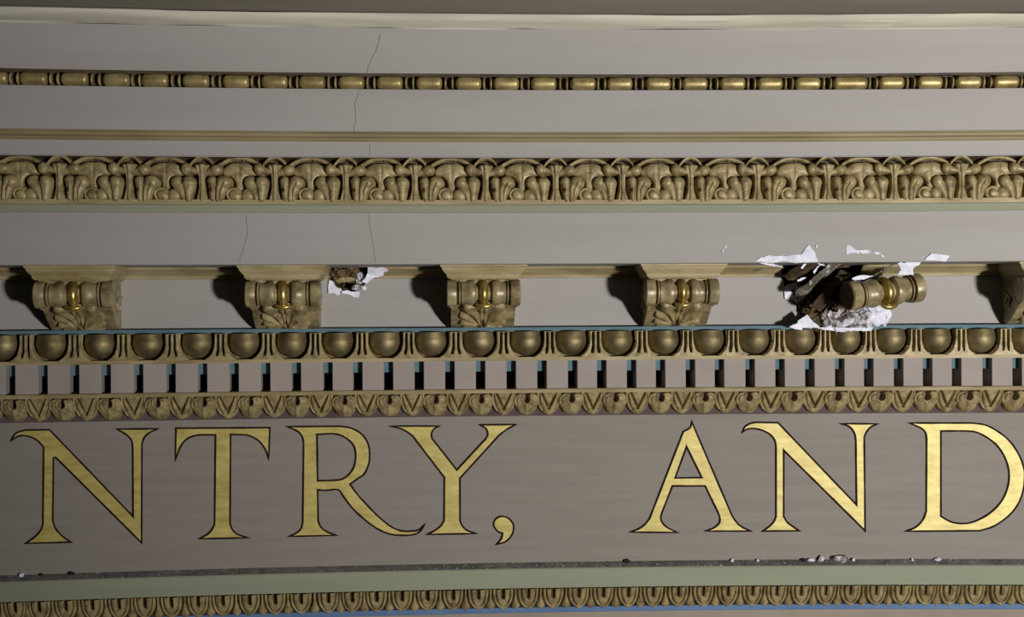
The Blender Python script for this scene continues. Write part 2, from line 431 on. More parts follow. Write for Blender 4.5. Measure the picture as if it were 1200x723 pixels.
def palm_fn(X, Z):
    ax = np.abs(X)
    fan = dome2(X, Z + 0.012 * X * X, 0, 12.5, 18.0, 7.0, 4.5, 0, 2.4)
    stemw = 4.2 + 7.0 * np.clip((Z + 4) / 9, 0, 1) ** 2
    e = 1 - (ax / stemw) ** 2
    st = np.where((e > 0) & (Z > -20) & (Z < 9), 4.5 * np.sqrt(np.maximum(e, 0)), -9)
    h = mx(fan, st)
    h = h - 0.7 * np.exp(-(X / 1.4) ** 2) * (h > 0)
    return h
pm = empty('palmette')
relief('fan', palm_fn, -22, 22, -22, 18, 0.8, M['gold'], pm, cut=-7.5)
relief('rim', arch_fn(21, 24.0), -23, 23, 14, 27, 0.8, M['gold'], pm, cut=-7.5)
setrow(ac, stems, 212, 114, ZFO, 'gilded acanthus spray with curled lobes, wide leaf band, <W>', 'acanthus leaf', 'acanthus sprays of the wide leaf band')
setrow(pm, palms, 212, 111, ZFO, 'gilded mushroom-shaped palmette, wide leaf band, <W>', 'palmette', 'palmettes of the wide leaf band')
for o in C.objects:
    if o.name.startswith('palmette'): o.location.z += 0
# ---------------------------------------------------------------- egg and dart
eggs = [4, 61, 118, 174, 232, 287, 343, 397, 452, 506, 562, 617, 670, 724, 778, 831, 884, 938, 991, 1044, 1097, 1149, 1201]
ZEG = ZE0; HE = ZE0 - ZE1              # local z: 0 at the blue fillet, down to -HE
def egg_recess(X, Z, a, b):            # >0 inside the egg-shaped recess
    zc = -9.0
    zz = np.where(Z > zc, 0 * Z, (Z - zc) / b)
    return 1 - (np.abs(X / a) ** 2.2 + np.abs(zz) ** 2.2)
def shell_fn(X, Z):
    e = egg_recess(X, Z, 20.0, HE - 8.2)
    h = np.where(e > 0, -8.0, 10.5 + 0 * X)
    g = egg_recess(X, Z, 23.6, HE - 3.2)
    h = h - 9 * np.exp(-((g + 0.02) / 0.05) ** 2) * (Z > -HE + 7) * (e <= 0) * 0
    return h
eg = empty('egg_ornament')
def egg_mesh():
    vs, fs = [], []
    NU, NV = 30, 22
    top = 0.0; zc = -9.5; a = 17.9; b = HE - 10.4
    for j in range(NV + 1):
        z = top + (zc - b - top) * (1 - math.cos(math.pi / 2 * j / NV)) if False else None
    zs = [0.0, -2, -4, -6, -8] + [zc - b * math.sin(math.pi / 2 * k / 14) for k in range(0, 15)]
    for z in zs:
        f = 1.0 if z > zc else math.sqrt(max(0.0, 1 - ((z - zc) / b) ** 2))
        f = f * (1 - 0.012 * max(0, z - zc)) if z > zc else f
        for i in range(NU + 1):
            t = math.pi * i / NU
            vs.append((-a * f * math.cos(t), -(20 * f * math.sin(t)) + 5.0, z))
    for j in range(len(zs) - 1):
        for i in range(NU):
            p = j * (NU + 1) + i; fs.append((p, p + 1, p + NU + 2, p + NU + 1))
    return vs, fs
v, f = egg_mesh(); mesh('egg', v, f, M['bronze'], eg, angle=80)
relief('shell', shell_fn, -21.0, 21.0, -HE, 0, 0.7, M['gold'], eg, cut=-10)
def dart_fn(X, Z):
    ax = np.abs(X)
    rec = np.maximum(egg_recess(X - 26.6, Z, 20.0, HE - 8.2), egg_recess(X + 26.6, Z, 20.0, HE - 8.2)) > -0.02
    flare = np.clip((-Z - HE * 0.55) / (HE * 0.45), 0, 1)
    h = 10.55 + 0 * X
    gpos = 2.7 + 3.4 * flare ** 1.5; gw = 1.15 + 0.5 * flare
    h = h - 11 * np.exp(-((ax - gpos) / gw) ** 4) * (Z > -HE + 4.2) * (Z < -1)
    h = np.where(rec, -9.0, h)
    return h
dt = relief('dart', dart_fn, -8.0, 8.0, -HE, 0, 0.5, M['gold'], None, cut=-5)
setrow(eg, eggs, 403, 22, ZEG, 'bronzed egg in gilded shell <P>, <W>', 'egg ornament', 'eggs of the egg-and-dart row')
setrow(dt, [(a + b) / 2 for a, b in zip(eggs[:-1], eggs[1:])], 403, 22, ZEG, 'narrow gilded dart between eggs <P>, <W>', 'dart ornament', 'darts of the egg-and-dart row')
# ---------------------------------------------------------------- dentils
gapsx = [12, 50, 87, 124, 162, 200, 237, 274, 311, 347, 384, 419, 455, 491, 527, 563, 599, 635, 671, 705, 740, 774, 809, 843, 879, 914, 949, 984, 1018, 1053, 1087, 1121, 1157, 1192]
gapsx = [-26] + gapsx + [1227]
dcs = [(a + b) / 2 for a, b in zip(gapsx[:-1], gapsx[1:])]
v, f = box(-12.9, 12.9, -31, 16.5, ZD1 - ZE2, 0, 0.5)
dn = mesh('dentil', v, f, M['dentil'], angle=30)
nd = len(dcs)
for i, px in enumerate(dcs):
    o = dn if i == 0 else dup(dn)
    sa = inv(gapsx[i] + 5.6, 438, 16.5)[0]; sb = inv(gapsx[i + 1] - 5.4, 438, 16.5)[0]
    place(o, (sa + sb) / 2, 0, ZE2 - 0.05); o.scale = ((sb - sa) / 25.8, 1, 1)
    tag(o, 'greyish-pink dentil block %s, %s' % (near(px), which(i, nd)), 'dentil', 'dentils of the dentil row')
# ---------------------------------------------------------------- heart-leaf band
ha = [20, 76, 131, 187, 241, 295, 349, 404, 456, 510, 563, 616, 668, 719, 772, 823, 874, 926, 977, 1028, 1081, 1130, 1183]
hb = [-8] + [(a + b) / 2 for a, b in zip(ha[:-1], ha[1:])] + [1210]
HH = ZL0 - ZL1
def slope(Z): return 12 + (Z / HH) * 9.5        # ground of the band, local z 0 at top
def hearta(X, Z):
    t = -Z / HH; ax = np.abs(X)
    h = mx(dome(X, Z, -6.6, -HH * 0.38, 8.3, 9.2, 6.5), dome(X, Z, 6.6, -HH * 0.38, 8.3, 9.2, 6.5), dome(X, Z, 0, -HH * 0.60, 11.5, HH * 0.40, 6.5, 0, 1.9))
    h = np.where(h > 0, np.power(np.maximum(h, 0) / 6.5, 0.6) * 6.8, h)
    h = h - 2.4 * np.exp(-((np.hypot(ax - 6.3, Z + HH * 0.36) - 5.6) / 0.9) ** 2) * (ax > 5) * (t < 0.5) * 0.6
    d = np.hypot(X / 3.6, (Z + 7.5) / 4.2)
    h = h + np.where(h > 0, 1.6 * np.exp(-((d - 1.25) / 0.3) ** 2), 0) - 9.5 * np.exp(-(d / 0.95) ** 4)
    h = h + 2.6 * np.exp(-(X / 1.6) ** 2 - ((Z + 5.5) / 2.6) ** 2)
    h = h + 1.2 * np.exp(-(X / 2.0) ** 2) * (t > 0.5) * (h > 0)
    return h * 1.15 + slope(Z) + 0.8
def heartb(X, Z):
    t = -Z / HH; ax = np.abs(X)
    wv = 14.6 * np.power(np.clip(1 - np.clip(t, 0, 1) ** 2.8, 0, 1), 0.6)
    e = 1 - (ax / np.maximum(wv, 0.01)) ** 2
    h = np.where(e > 0, 5.6 * np.power(np.maximum(e, 0), 0.35), -2.5)
    tri = 9.0 * (1 - t / 0.72)
    h = h - 5.0 * np.exp(-((ax - np.maximum(tri, 0.0)) / 1.15) ** 2) * (t < 0.78) * (h > 0)
    h = h - 2.6 * np.exp(-((ax - (wv - 3.6)) / 0.9) ** 2) * (h > 0) * (t < 0.8)
    return h * 1.15 + slope(Z) + 0.8
hL = relief('heart_leaf', hearta, -15.5, 15.5, -HH, 0, 0.55, M['gold'], None, cut=-0.5)
setrow(hL, ha, 472, 0, ZL0, 'gilded heart leaf with pierced eye <P>, <W>', 'heart leaf', 'pierced heart leaves above the lettering')
hV = relief('split_leaf', heartb, -15, 15, -HH, 0, 0.55, M['gold'], None, cut=-0.5)
setrow(hV, hb, 472, 0, ZL0, 'gilded leaf with V groove <P>, <W>', 'split leaf', 'split leaves above the lettering')
# ---------------------------------------------------------------- tongue-leaf band
t1 = [20, 48, 79, 110, 141, 171, 202, 233, 262, 293, 323, 353, 385]
t2 = [400 + v / 3 for v in (38, 124, 213, 302, 392, 480, 567, 655, 743, 832, 918, 1005, 1092, 1180)]
t3 = [800 + v / 3 for v in (68, 154, 240, 325, 410, 497, 583, 673, 760, 846, 930, 1018, 1108, 1194)]
tg = [-11] + t1 + t2 + t3
HT = ZT0 - ZT1
def tslope(Z): return 8 + (Z / HT) * 6
def tongue(X, Z):
    t = -Z / HT; ax = np.abs(X)
    wv = 12.2 * np.power(np.clip(1 - np.clip(t * 1.0, 0, 1) ** 3.2, 0, 1), 0.6)
    e = 1 - (ax / np.maximum(wv, 0.01)) ** 2
    h = np.where(e > 0, 6.0 * np.power(np.maximum(e, 0), 0.35), -3)
    w2 = 8.4 * np.power(np.clip(1 - np.clip(t / 0.86, 0, 1) ** 2.8, 0, 1), 0.6)
    h = h - 3.8 * np.exp(-((ax - w2) / 0.9) ** 2) * (t < 0.88) * (h > 0)
    h = np.where((ax < 2.6 * (1 - np.clip(t - 0.4, 0, 1))) & (t < 0.52), -3.5, h)
    return h + tslope(Z)
def between(X, Z):
    t = -Z / HT; ax = np.abs(X)
    wv = 1.4 + 3.8 * np.clip((t - 0.35) / 0.45, 0, 1) ** 1.3
    wv = wv * np.sqrt(np.clip((1.02 - t) / 0.14, 0, 1))
    e = 1 - (ax / np.maximum(wv, 0.01)) ** 2
    h = np.where(e > 0, 3.6 * np.sqrt(np.maximum(e, 0)), -3)
    return h + tslope(Z)
tL = relief('tongue_leaf', tongue, -12.6, 12.6, -HT - 0.5, 0, 0.55, M['gold'], None, cut=0.5)
setrow(tL, tg, 700, 0, ZT0, 'gilded tongue leaf of the bottom moulding, <W>', 'tongue leaf', 'tongue leaves of the bottom moulding')
tD = relief('leaf_dart', between, -6, 6, -HT - 0.5, 0, 0.55, M['gold'], None, cut=0.5)
setrow(tD, [(a + b) / 2 for a, b in zip(tg[:-1], tg[1:])], 700, 0, ZT0, 'tiny dart between bottom tongue leaves, <W>', 'leaf dart', 'leaf darts of the bottom moulding')

# ---------------------------------------------------------------- modillions
# local frame: x along the wall, n outward from the frieze plane, z world height measured from ZS
SC_N, SC_Z, SC_R = 74.0, ZS - 30.5, 14.6
SIDE = [(NW - 1, ZS), (76, ZS), (80, ZS - 16), (76, ZS - 16.5), (72, SC_Z - 8), (68, SC_Z - 14.5), (60, SC_Z - 18), (54, SC_Z - 22), (47, SC_Z - 27.5),
        (38, SC_Z - 32.5), (30, SC_Z - 36.5), (23, SC_Z - 38.8), (NW - 1, SC_Z - 38.9)]
def body_mesh(hw):
    vs = [(-hw, -n, z - ZS) for n, z in SIDE] + [(hw, -n, z - ZS) for n, z in SIDE]
    k = len(SIDE); fs = [tuple(range(k)), tuple(range(2 * k - 1, k - 1, -1))]
    for i in range(k):
        j = (i + 1) % k; fs.append((i, i + k, j + k, j))
    return vs, fs
def cap_mesh():
    """cyma cap wrapped round the front and the two sides"""
    pr = [(0, 9.0), (-2.2, 8.8), (-2.8, 7.4), (-5.0, 6.8), (-8.0, 4.4), (-10.5, 2.0), (-11.5, 1.8), (-13.6, 1.6), (-13.9, 0.0), (-15.0, 0.0)]
    hw, nf = 38.5, 88.0
    vs, fs = [], []
    for z, o_ in pr:
        vs += [(-hw - o_, -(NW - 1.0), z), (-hw - o_, -(nf + o_ * 0.75), z), (hw + o_, -(nf + o_ * 0.75), z), (hw + o_, -(NW - 1.0), z)]
    for i in range(len(pr) - 1):
        for k in range(3):
            a = i * 4 + k; fs.append((a, a + 1, a + 5, a + 4))
    L_ = (len(pr) - 1) * 4
    fs.append((L_, L_ + 1, L_ + 2, L_ + 3)); fs.append((3, 2, 1, 0))
    return vs, fs
def scroll_prof():
    half = [(6.2, 9.0), (8.4, 9.0), (8.9, 12.0), (10, 13.8), (13, 14.6), (16, 14.2), (19, 13.0), (22, 12.4), (24.2, 12.6), (24.8, 10.8), (25.6, 10.8), (26.0, 13.7), (27.2, 13.7), (27.6, 9.5),
            (29.4, 9.5), (29.8, 14.2), (30.4, 14.6), (39.6, 14.6), (40.5, 13.6)]
    return [(-x, r) for x, r in half[::-1]] + half
def ring_prof():
    return [(5.0 * math.sin(a), 9.5 + 5.8 * math.cos(a)) for a in [math.pi * (-0.5 + k / 12) for k in range(13)]]
def tube(pts, rad, seg=8, taper=None):
    vs, fs = [], []
    P = [Vector(p) for p in pts]
    for i, p in enumerate(P):
        t = (P[min(i + 1, len(P) - 1)] - P[max(i - 1, 0)]).normalized()
        u = t.orthogonal().normalized() if i == 0 else (u - t * u.dot(t)).normalized()
        w_ = t.cross(u); r = rad * (taper(i / (len(P) - 1)) if taper else 1)
        for k in range(seg):
            a = 2 * math.pi * k / seg; q = p + (u * math.cos(a) + w_ * math.sin(a)) * r; vs.append(tuple(q))
    for i in range(len(P) - 1):
        for k in range(seg):
            a = i * seg + k; b = i * seg + (k + 1) % seg; fs.append((a, b, b + seg, a + seg))
    fs.append(tuple(range(seg))[::-1]); fs.append(tuple((len(P) - 1) * seg + k for k in range(seg)))
    return vs, fs
def volute_mesh(sg):
    pts = []
    for k in range(56):
        a = k / 55 * 2 * math.pi * 2.1; r = 15.5 * math.exp(-0.155 * a) * 1.0
        pts.append((sg * 36.8, -(66 + r * math.cos(a + 1.2) * 1.05), SC_Z - ZS - 4 + r * math.sin(a + 1.2) * 1.15))
    tail = [(sg * 36.6, -n, z - ZS + 3.0) for n, z in ((24, SC_Z - 36), (36, SC_Z - 32), (48, SC_Z - 26))]
    v1 = tube(pts, 2.0, 7, lambda t: 1.1 - 0.4 * t)
    v2 = tube([(sg * 36.6, -16, -33), (sg * 36.6, -28, -34), (sg * 36.6, -40, -40), (sg * 36.6, -34, -48), (sg * 36.6, -24, -47), (sg * 36.6, -24, -42), (sg * 36.6, -30, -41)], 1.7, 7)
    return merge([v1, v2])
def acanthus_mesh():
    """leaf lying on the curved underside, from below the scroll down to the wall"""
    path = [(77.0, SC_Z - 11.5), (68, SC_Z - 15.5), (60, SC_Z - 18.6), (53.5, SC_Z - 23), (46, SC_Z - 28.5), (36, SC_Z - 34), (26, SC_Z - 38.0)]
    P = [Vector((n, z - ZS)) for n, z in path]
    L_ = [0]
    for a, b in zip(P[:-1], P[1:]): L_.append(L_[-1] + (b - a).length)
    T = L_[-1]
    def at(d):
        for i in range(len(P) - 1):
            if d <= L_[i + 1] or i == len(P) - 2:
                t = (d - L_[i]) / (L_[i + 1] - L_[i]); q = P[i].lerp(P[i + 1], t)
                tg_ = (P[min(i + 2, len(P) - 1)] - P[max(i - 0, 0)]).normalized() if i + 2 < len(P) else (P[i + 1] - P[i]).normalized()
                return q, Vector((-tg_[1], tg_[0]))
    NX, NT = 70, 52
    vs, fs = [], []; keep = []
    for j in range(NT + 1):
        d = T * j / NT; q, nr = at(d)
        if nr[0] < 0: nr = -nr
        for i in range(NX + 1):
            x = -27 + 54 * i / NX; ax = abs(x)
            u = ax / 26.0; v = d / T
            dx, dd = ax - 2.0, (T * 0.74 - d)
            ang = math.atan2(dd, dx + 0.01); r = math.hypot(dx, dd)
            box_e = (u ** 5 + abs((v - 0.5) / 0.5) ** 5)
            lim = 0.92 + 0.18 * math.cos(ang * 11.0)
            h = 3.6 * (max(0, 1 - box_e / lim)) ** 0.4 if box_e < lim else -2.0
            if h > 0:
                h += 1.9 * math.cos(ang * 11.0 + 0.35 * math.sin(r * 0.25)) * min(1, r / 7) - 2.6 * math.exp(-(ax / 1.2) ** 2) + 1.2 * math.exp(-((ax - 3.2) / 1.4) ** 2)
                h += 2.6 * max(0, 1 - v * 2.2)
            vs.append((x, -(q[0] + nr[0] * h), max(q[1] + nr[1] * h, SC_Z - 39.0 - ZS))); keep.append(h > -2)
    for j in range(NT):
        for i in range(NX):
            p = j * (NX + 1) + i; ids = (p, p + 1, p + NX + 2, p + NX + 1)
            if any(keep[k] for k in ids): fs.append(ids)
    return vs, fs
def tip_mesh():
    vs, fs = [], []
    NU, NV = 20, 10
    for j in range(NV + 1):
        v_ = math.pi * j / NV
        for i in range(NU):
            u = 2 * math.pi * i / NU
            x = 9.5 * math.sin(v_) * math.cos(u); z = 3.1 * math.sin(v_) * math.sin(u) + 0.02 * x * x
            vs.append((x, -(83.5 + 4.6 * math.cos(v_)), SC_Z - ZS - 15.0 + z))
    for j in range(NV):
        for i in range(NU):
            a = j * NU + i; b = j * NU + (i + 1) % NU; fs.append((a, b, b + NU, a + NU))
    return vs, fs
def make_modillion():
    t = empty('modillion')
    mesh('body', *body_mesh(36.0), M['scroll'], t, angle=35)
    mesh('cap', *cap_mesh(), M['moss'], t, angle=30)
    mesh('scroll', *lathe_x(scroll_prof(), SC_N, SC_Z - ZS, 40), M['scroll'], t, angle=35)
    mesh('gold_ring', *lathe_x(ring_prof(), SC_N, SC_Z - ZS, 40), M['bright'], t, angle=60)
    mesh('acanthus', *acanthus_mesh(), M['gold'], t, angle=70)
    o = mesh('leaf_tip', *tip_mesh(), M['bright'], t, angle=80)
    for sg in (-1, 1): mesh('volute', *volute_mesh(sg), M['moss'], t, angle=60)
    return t
mo = make_modillion()
mods = [(84.5, 'gilded scroll bracket at the left end of the row, above the first N'),
        (331, 'gilded scroll bracket just left of the smaller plaster hole, above the T'),
        (567, 'gilded scroll bracket in the middle of the row, above the Y'),
        (800.5, 'gilded scroll bracket left of the broken one, above the A'),
        (1243, 'shadowed side of the gilded scroll bracket cut off by the right edge')]
for i, (px, lab) in enumerate(mods):
    o = mo if i == 0 else dup(mo)
    s, _ = inv(px, 342, 86)
    place(o, s, 0, ZS)
    tag(o, lab, 'bracket', 'scroll brackets under the cornice')

# ---------------------------------------------------------------- plaster patches with the holes
def poly_sdf(P, X, Y):
    d = np.full(X.shape, 1e9); inside = np.zeros(X.shape, bool); n = len(P)
    for i in range(n):
        ax, ay = P[i]; bx, by = P[(i + 1) % n]
        ex, ey = bx - ax, by - ay
        t = np.clip(((X - ax) * ex + (Y - ay) * ey) / (ex * ex + ey * ey), 0, 1)
        d = np.minimum(d, np.hypot(X - ax - t * ex, Y - ay - t * ey))
        c = ((ay > Y) != (by > Y)) & (X < (bx - ax) * (Y - ay) / ((by - ay) if by != ay else 1e-9) + ax)
        inside ^= c
    return np.where(inside, d, -d)
def patch(name, iv, poly, depth, seed):
    P = [inv(px, py, NW) for px, py in poly]
    s0, s1 = iv
    nx = int((s1 - s0) / 0.9); nz = int((ZS - ZB) / 0.9)
    Sg, Zg = np.meshgrid(np.linspace(s0, s1, nx + 1), np.linspace(ZB, ZS, nz + 1))
    jag = np.array([[noise.fractal(Vector((a * 0.16, b * 0.16, seed)), 1.0, 2.0, 4) for a, b in zip(ra, rb)] for ra, rb in zip(Sg, Zg)])
    lump = np.array([[noise.fractal(Vector((a * 0.09, b * 0.09, seed + 9)), 0.8, 2.1, 5) for a, b in zip(ra, rb)] for ra, rb in zip(Sg, Zg)])
    D = poly_sdf(P, Sg, Zg) + jag * 3.0
    Nn = np.where(D > 0, NW - depth * np.clip(D / 5.0, 0, 1) ** 0.7 + lump * 9.0 * np.clip(D / 3, 0, 1), NW)
    Nn = np.minimum(Nn, NW)
    vs = [tuple(W(float(a), float(c), float(b))) for a, b, c in zip(Sg.ravel(), Zg.ravel(), Nn.ravel())]
    fs = []; mi = []
    for j in range(nz):
        for i in range(nx):
            p = j * (nx + 1) + i; fs.append((p, p + 1, p + nx + 2, p + nx + 1)); mi.append(1 if D[j, i] > 0 or D[j + 1, i + 1] > 0 else 0)
    me = bpy.data.meshes.new(name); me.from_pydata(vs, [], fs); me.materials.append(M['paint']); me.materials.append(M['rubble'])
    me.polygons.foreach_set('material_index', mi); me.update()
    o = bpy.data.objects.new(name, me); C.objects.link(o); o['kind'] = 'structure'
    return o
patch('wall_hole_left', piv[0], H1, 18, 3.3)
patch('wall_hole_right', piv[1], H2, 28, 8.1)

# ---------------------------------------------------------------- flakes, chunks, boards, fibres
def flake(name, pts, n, m, label, cat='plaster flake', group=None, thick=1.0, curl=None, nvar=1.0):
    """a thin torn sheet: outline given in the frame, standing n out, with its own thickness and curl"""
    P = []
    m_ = len(pts)
    for i in range(m_):
        a, b = pts[i], pts[(i + 1) % m_]
        P.append(a)
        L_ = math.hypot(b[0] - a[0], b[1] - a[1])
        k = int(L_ / 2.2)
        for j in range(1, k):
            t = j / k
            P.append((a[0] + (b[0] - a[0]) * t + random.uniform(-0.45, 0.45), a[1] + (b[1] - a[1]) * t + random.uniform(-0.45, 0.45)))
    cx = sum(p[0] for p in P) / len(P); cy = sum(p[1] for p in P) / len(P)
    def nn(px, py): return n + nvar * (noise.noise(Vector((px * 0.15, py * 0.15, n))) + 0.6) + (curl(px, py) if curl else 0)
    loc = W(*[(lambda q: q)(v) for v in (inv(cx, cy, n)[0], n, inv(cx, cy, n)[1])])
    fr, bk = [], []
    for px, py in P:
        nz_ = nn(px, py); s, z = inv(px, py, nz_)
        fr.append(W(s, nz_, z) - loc); bk.append(W(s, nz_ - thick, z) - loc)
    tri = tessellate_polygon([[Vector((p[0], p[1], 0)) for p in P]])
    k = len(P); vs = fr + bk
    fs = [tuple(t) for t in tri] + [tuple(i + k for i in t[::-1]) for t in tri] + [(i, (i + 1) % k, (i + 1) % k + k, i + k) for i in range(k)]
    o = mesh(name, vs, fs, m, smooth=False, scale=False); o.location = loc
    tag(o, label, cat, group)
    return o
G1 = 'torn plaster flakes at the broken bracket'; G2 = 'torn plaster flakes at the smaller hole'
flake('plaster_flake', [(885, 306.5), (891, 302), (900, 299.5), (914, 300), (928, 299), (940, 298), (944, 291), (948, 287), (952, 292), (955, 296), (959, 307), (930, 308), (918, 306), (905, 308)], NC + 0.4, M['white'],
      'long white flake on the grey cornice face above the big hole, with pointed peak', group=G1)
flake('plaster_flake', [(889, 308), (905, 308.5), (920, 314), (914, 313), (900, 310.5)], NC - 1, M['white'], 'thin white sliver under the long peaked flake', group=G1, nvar=0.4)
flake('plaster_flake', [(992, 287), (997, 288), (1003, 293), (1007, 294), (1007, 297), (998, 296.5), (992, 298.5)], NC + 0.4, M['white'],
      'white triangular flake on the cornice face right of the peaked one', group=G1)
flake('plaster_flake', [(1006, 293.5), (1014, 292.5), (1021, 294), (1018, 296.5), (1010, 297)], NC + 0.4, M['white'], 'thin white flake touching the triangular one on its right', group=G1, nvar=0.4)
flake('plaster_flake', [(1024, 295.5), (1028, 295), (1032, 297), (1028, 298.5)], NC + 0.3, M['white'], 'tiny white chip after the thin flake on the cornice face', group=G1, nvar=0.3)
flake('plaster_flake', [(1032, 298), (1035, 299), (1037, 302), (1034, 301)], NC + 0.3, M['white'], 'rightmost tiny white chip on the cornice face above the fallen scroll', group=G1, nvar=0.3)
flake('plaster_flake', [(1084, 304.5), (1088, 300), (1092, 297), (1103, 298), (1113, 299.3), (1109, 306.5), (1098, 305.5)], NC + 0.8, M['white'],
      'flat white four-sided flake at the far right on the cornice edge', group=G1)
flake('plaster_flake', [(1052, 308.5), (1056, 307), (1060, 308.5), (1068, 304.5), (1082, 300.5), (1086, 302), (1080, 306.5), (1076, 311), (1070, 315), (1071, 322), (1051, 322.5), (1056, 316)], 104, M['white'],
      'twisted white strip dropping from the cornice edge to the fallen scroll', group=G1, curl=lambda x, y: max(0, (308 - y)) * 1.1)
flake('plaster_flake', [(998, 326.5), (1006, 323), (1014, 322.5), (1024, 323.5), (1014, 327), (1003, 328.5)], 92, M['white'], 'white flake lying along the top of the fallen scroll', group=G1)
flake('plaster_flake', [(919, 340), (921, 335), (925, 332.5), (924, 338), (929, 344), (934, 349), (940, 357), (944, 364), (939, 362), (930, 352), (920, 350)], 14, M['white'],
      'ragged white edge flake down the left rim of the big hole', group=G1)
flake('plaster_flake', [(945, 358), (952, 357), (956, 361), (954, 364), (947, 363)], 22, M['white'], 'small white lump inside the lower left of the big hole', group=G1, thick=4)
flake('plaster_flake', [(934, 384), (935, 376), (941, 372), (946, 368.5), (950, 374), (956, 379), (962, 384.5)], 39, M['white'], 'white triangular flake standing on the blue fillet left of the heap', group=G1, thick=2)
flake('plaster_flake', [(925, 383), (935, 378), (942, 376), (940, 386.5), (932, 386)], 39.5, M['white'], 'low white flake overlapping the blue fillet at the left of the heap', group=G1, thick=2)
flake('plaster_flake', [(957, 384), (975, 382), (990, 384), (1010, 384), (1024, 383), (1021, 388), (1000, 387.5), (985, 389), (965, 386.5)], 39.6, M['white'], 'long low white flake covering the blue fillet below the big hole', group=G1, thick=2)
for k, (pp, lab) in enumerate([([(938, 314), (943, 309), (945, 309), (941, 315)], 'thin white streak on the dark boards near the cornice'),
                     ([(953, 318), (958, 312), (961, 311), (957, 317), (954, 321)], 'white streak on the dusty board, upper one'),
                     ([(934, 328), (941, 325), (945, 325), (939, 329), (935, 330)], 'white streak on the dusty board, lower one'),
                     ([(958, 308.5), (965, 309.5), (967, 311), (961, 311)], 'white sliver at the top end of the dusty board')]):
    flake('plaster_flake', pp, 100, M['white'], lab, group=G1, nvar=0.5)
# smaller hole
flake('plaster_flake', [(386, 328), (389, 329), (394, 336), (401, 339), (398, 343), (391, 343.5), (384.5, 343.5), (384.5, 335)], 14, M['white'], 'white flake at the lower left rim of the smaller hole', group=G2)
flake('plaster_flake', [(391, 343.5), (398, 341), (399, 345.5), (395, 346)], 14, M['white'], 'small white flake below the lower left rim of the smaller hole', group=G2)
flake('plaster_flake', [(400, 341.5), (407, 340), (412, 342), (421, 341), (421.5, 347), (419, 349.5), (414, 348), (409, 345), (401, 344)], 14, M['white'], 'white flake hanging from the bottom rim of the smaller hole', group=G2)
flake('plaster_flake', [(424, 336), (428, 334.5), (430, 338), (428, 340.5), (424.5, 339)], 14, M['white'], 'small white chip at the lower right of the smaller hole', group=G2)
flake('plaster_flake', [(424, 330), (428, 326), (431, 319), (431, 313), (440, 313.5), (447, 313), (453, 315), (456, 317), (450, 319), (449, 323), (440, 325), (434, 328), (431, 332), (427, 331.5)], 24, M['white'],
      'largest white torn patch right of the smaller hole', group=G2, curl=lambda x, y: max(0, 322 - y) * 0.9)

def chunk(name, px, py, n, r, m, label, cat, group=None, sq=(1, 1, 1), seed=0, amp=0.35):
    import bmesh
    bm = bmesh.new(); bmesh.ops.create_icosphere(bm, subdivisions=3, radius=1.0)
    for v in bm.verts:
        c = v.co; f_ = 1 + amp * noise.fractal(c * 1.6 + Vector((seed, seed * 2.1, 0)), 0.8, 2.0, 4)
        q = Vector((c.x * sq[0], c.y * sq[1], c.z * sq[2])) * f_ * r
        v.co = q * PX
    me = bpy.data.meshes.new(name); bm.to_mesh(me); bm.free()
    o = link(name, me, m); s, z = inv(px, py, n); place(o, s, n, z); tag(o, label, cat, group)
    return o
GR = 'plaster rubble heaped below the broken bracket'
rub = [(957, 376, 24, 10, 'rubble', (1.2, 1, .9), 'brown crumbling lump at the foot of the fallen bracket, left side'), (972, 372, 34, 10, 'dirtywhite', (1, 1, 1), 'mottled plaster lump in the middle of the heap'),
       (989, 371, 38, 15, 'dirtywhite', (1.1, .8, .85), 'largest greyish plaster lump under the fallen scroll'), (1008, 372, 40, 13, 'dirtywhite', (1.1, .8, .9), 'grey-white plaster lump right of the largest one'),
       (1024, 370, 36, 11.5, 'white', (1, .7, 1.15), 'white upright lump under the gold ring of the fallen scroll'), (1037, 369, 30, 8.5, 'white', (.8, .7, 1.3), 'rightmost white lump of the heap'),
       (1003, 379, 38, 4.0, 'dark', (2.2, .6, .6), 'black sliver at the bottom of the heap'), (986, 380, 38, 4.2, 'white', (1, .6, 1), 'small white piece beside the black sliver'),  # black sliver: a flattened lump in the dark colour
       (940, 352, 12, 9, 'rubble', (1, .8, 1.2), 'brown crumbling lump on the left rim of the big hole'), (931, 340, 10, 8, 'dirtywhite', (.8, .7, 1.3), 'mottled lump on the upper left rim of the big hole'),
       (938, 344, 20, 6, 'dirtywhite', (1, .8, 1.3), 'speckled lump beside the dusty board'), (950, 366, 22, 8, 'rubble', (1, .8, 1.2), 'dark brown lump between the heap and the left rim')]
for i, (px, py, n, r, m_, sq, lab) in enumerate(rub):
    chunk('plaster_chunk', px, py, n, r, M[m_], lab, 'rubble', GR, sq, i * 3.7, 0.55)
for i, (px, py, n, r, m_, sq, lab) in enumerate([(398, 322, 10, 10, 'rubble', (1.2, .8, .8), 'brown lump filling the left of the smaller hole'), (414, 320, 9, 10, 'rubble', (1, .8, 1), 'brown lump filling the right of the smaller hole'),
        (404, 327, 15, 6, 'moss', (1.6, .6, .7), 'yellowish broken piece in the middle of the smaller hole'), (422, 326, 15, 5, 'dirtywhite', (1, .8, 1.4), 'mottled lump at the right rim of the smaller hole'),
        (419, 337, 13, 4.5, 'dirtywhite', (1.6, .6, .7), 'mottled sliver at the bottom rim of the smaller hole')]):
    chunk('plaster_chunk', px, py, n, r, M[m_], lab, 'rubble', 'rubble in the smaller hole', sq, 40 + i * 2.3, 0.6)

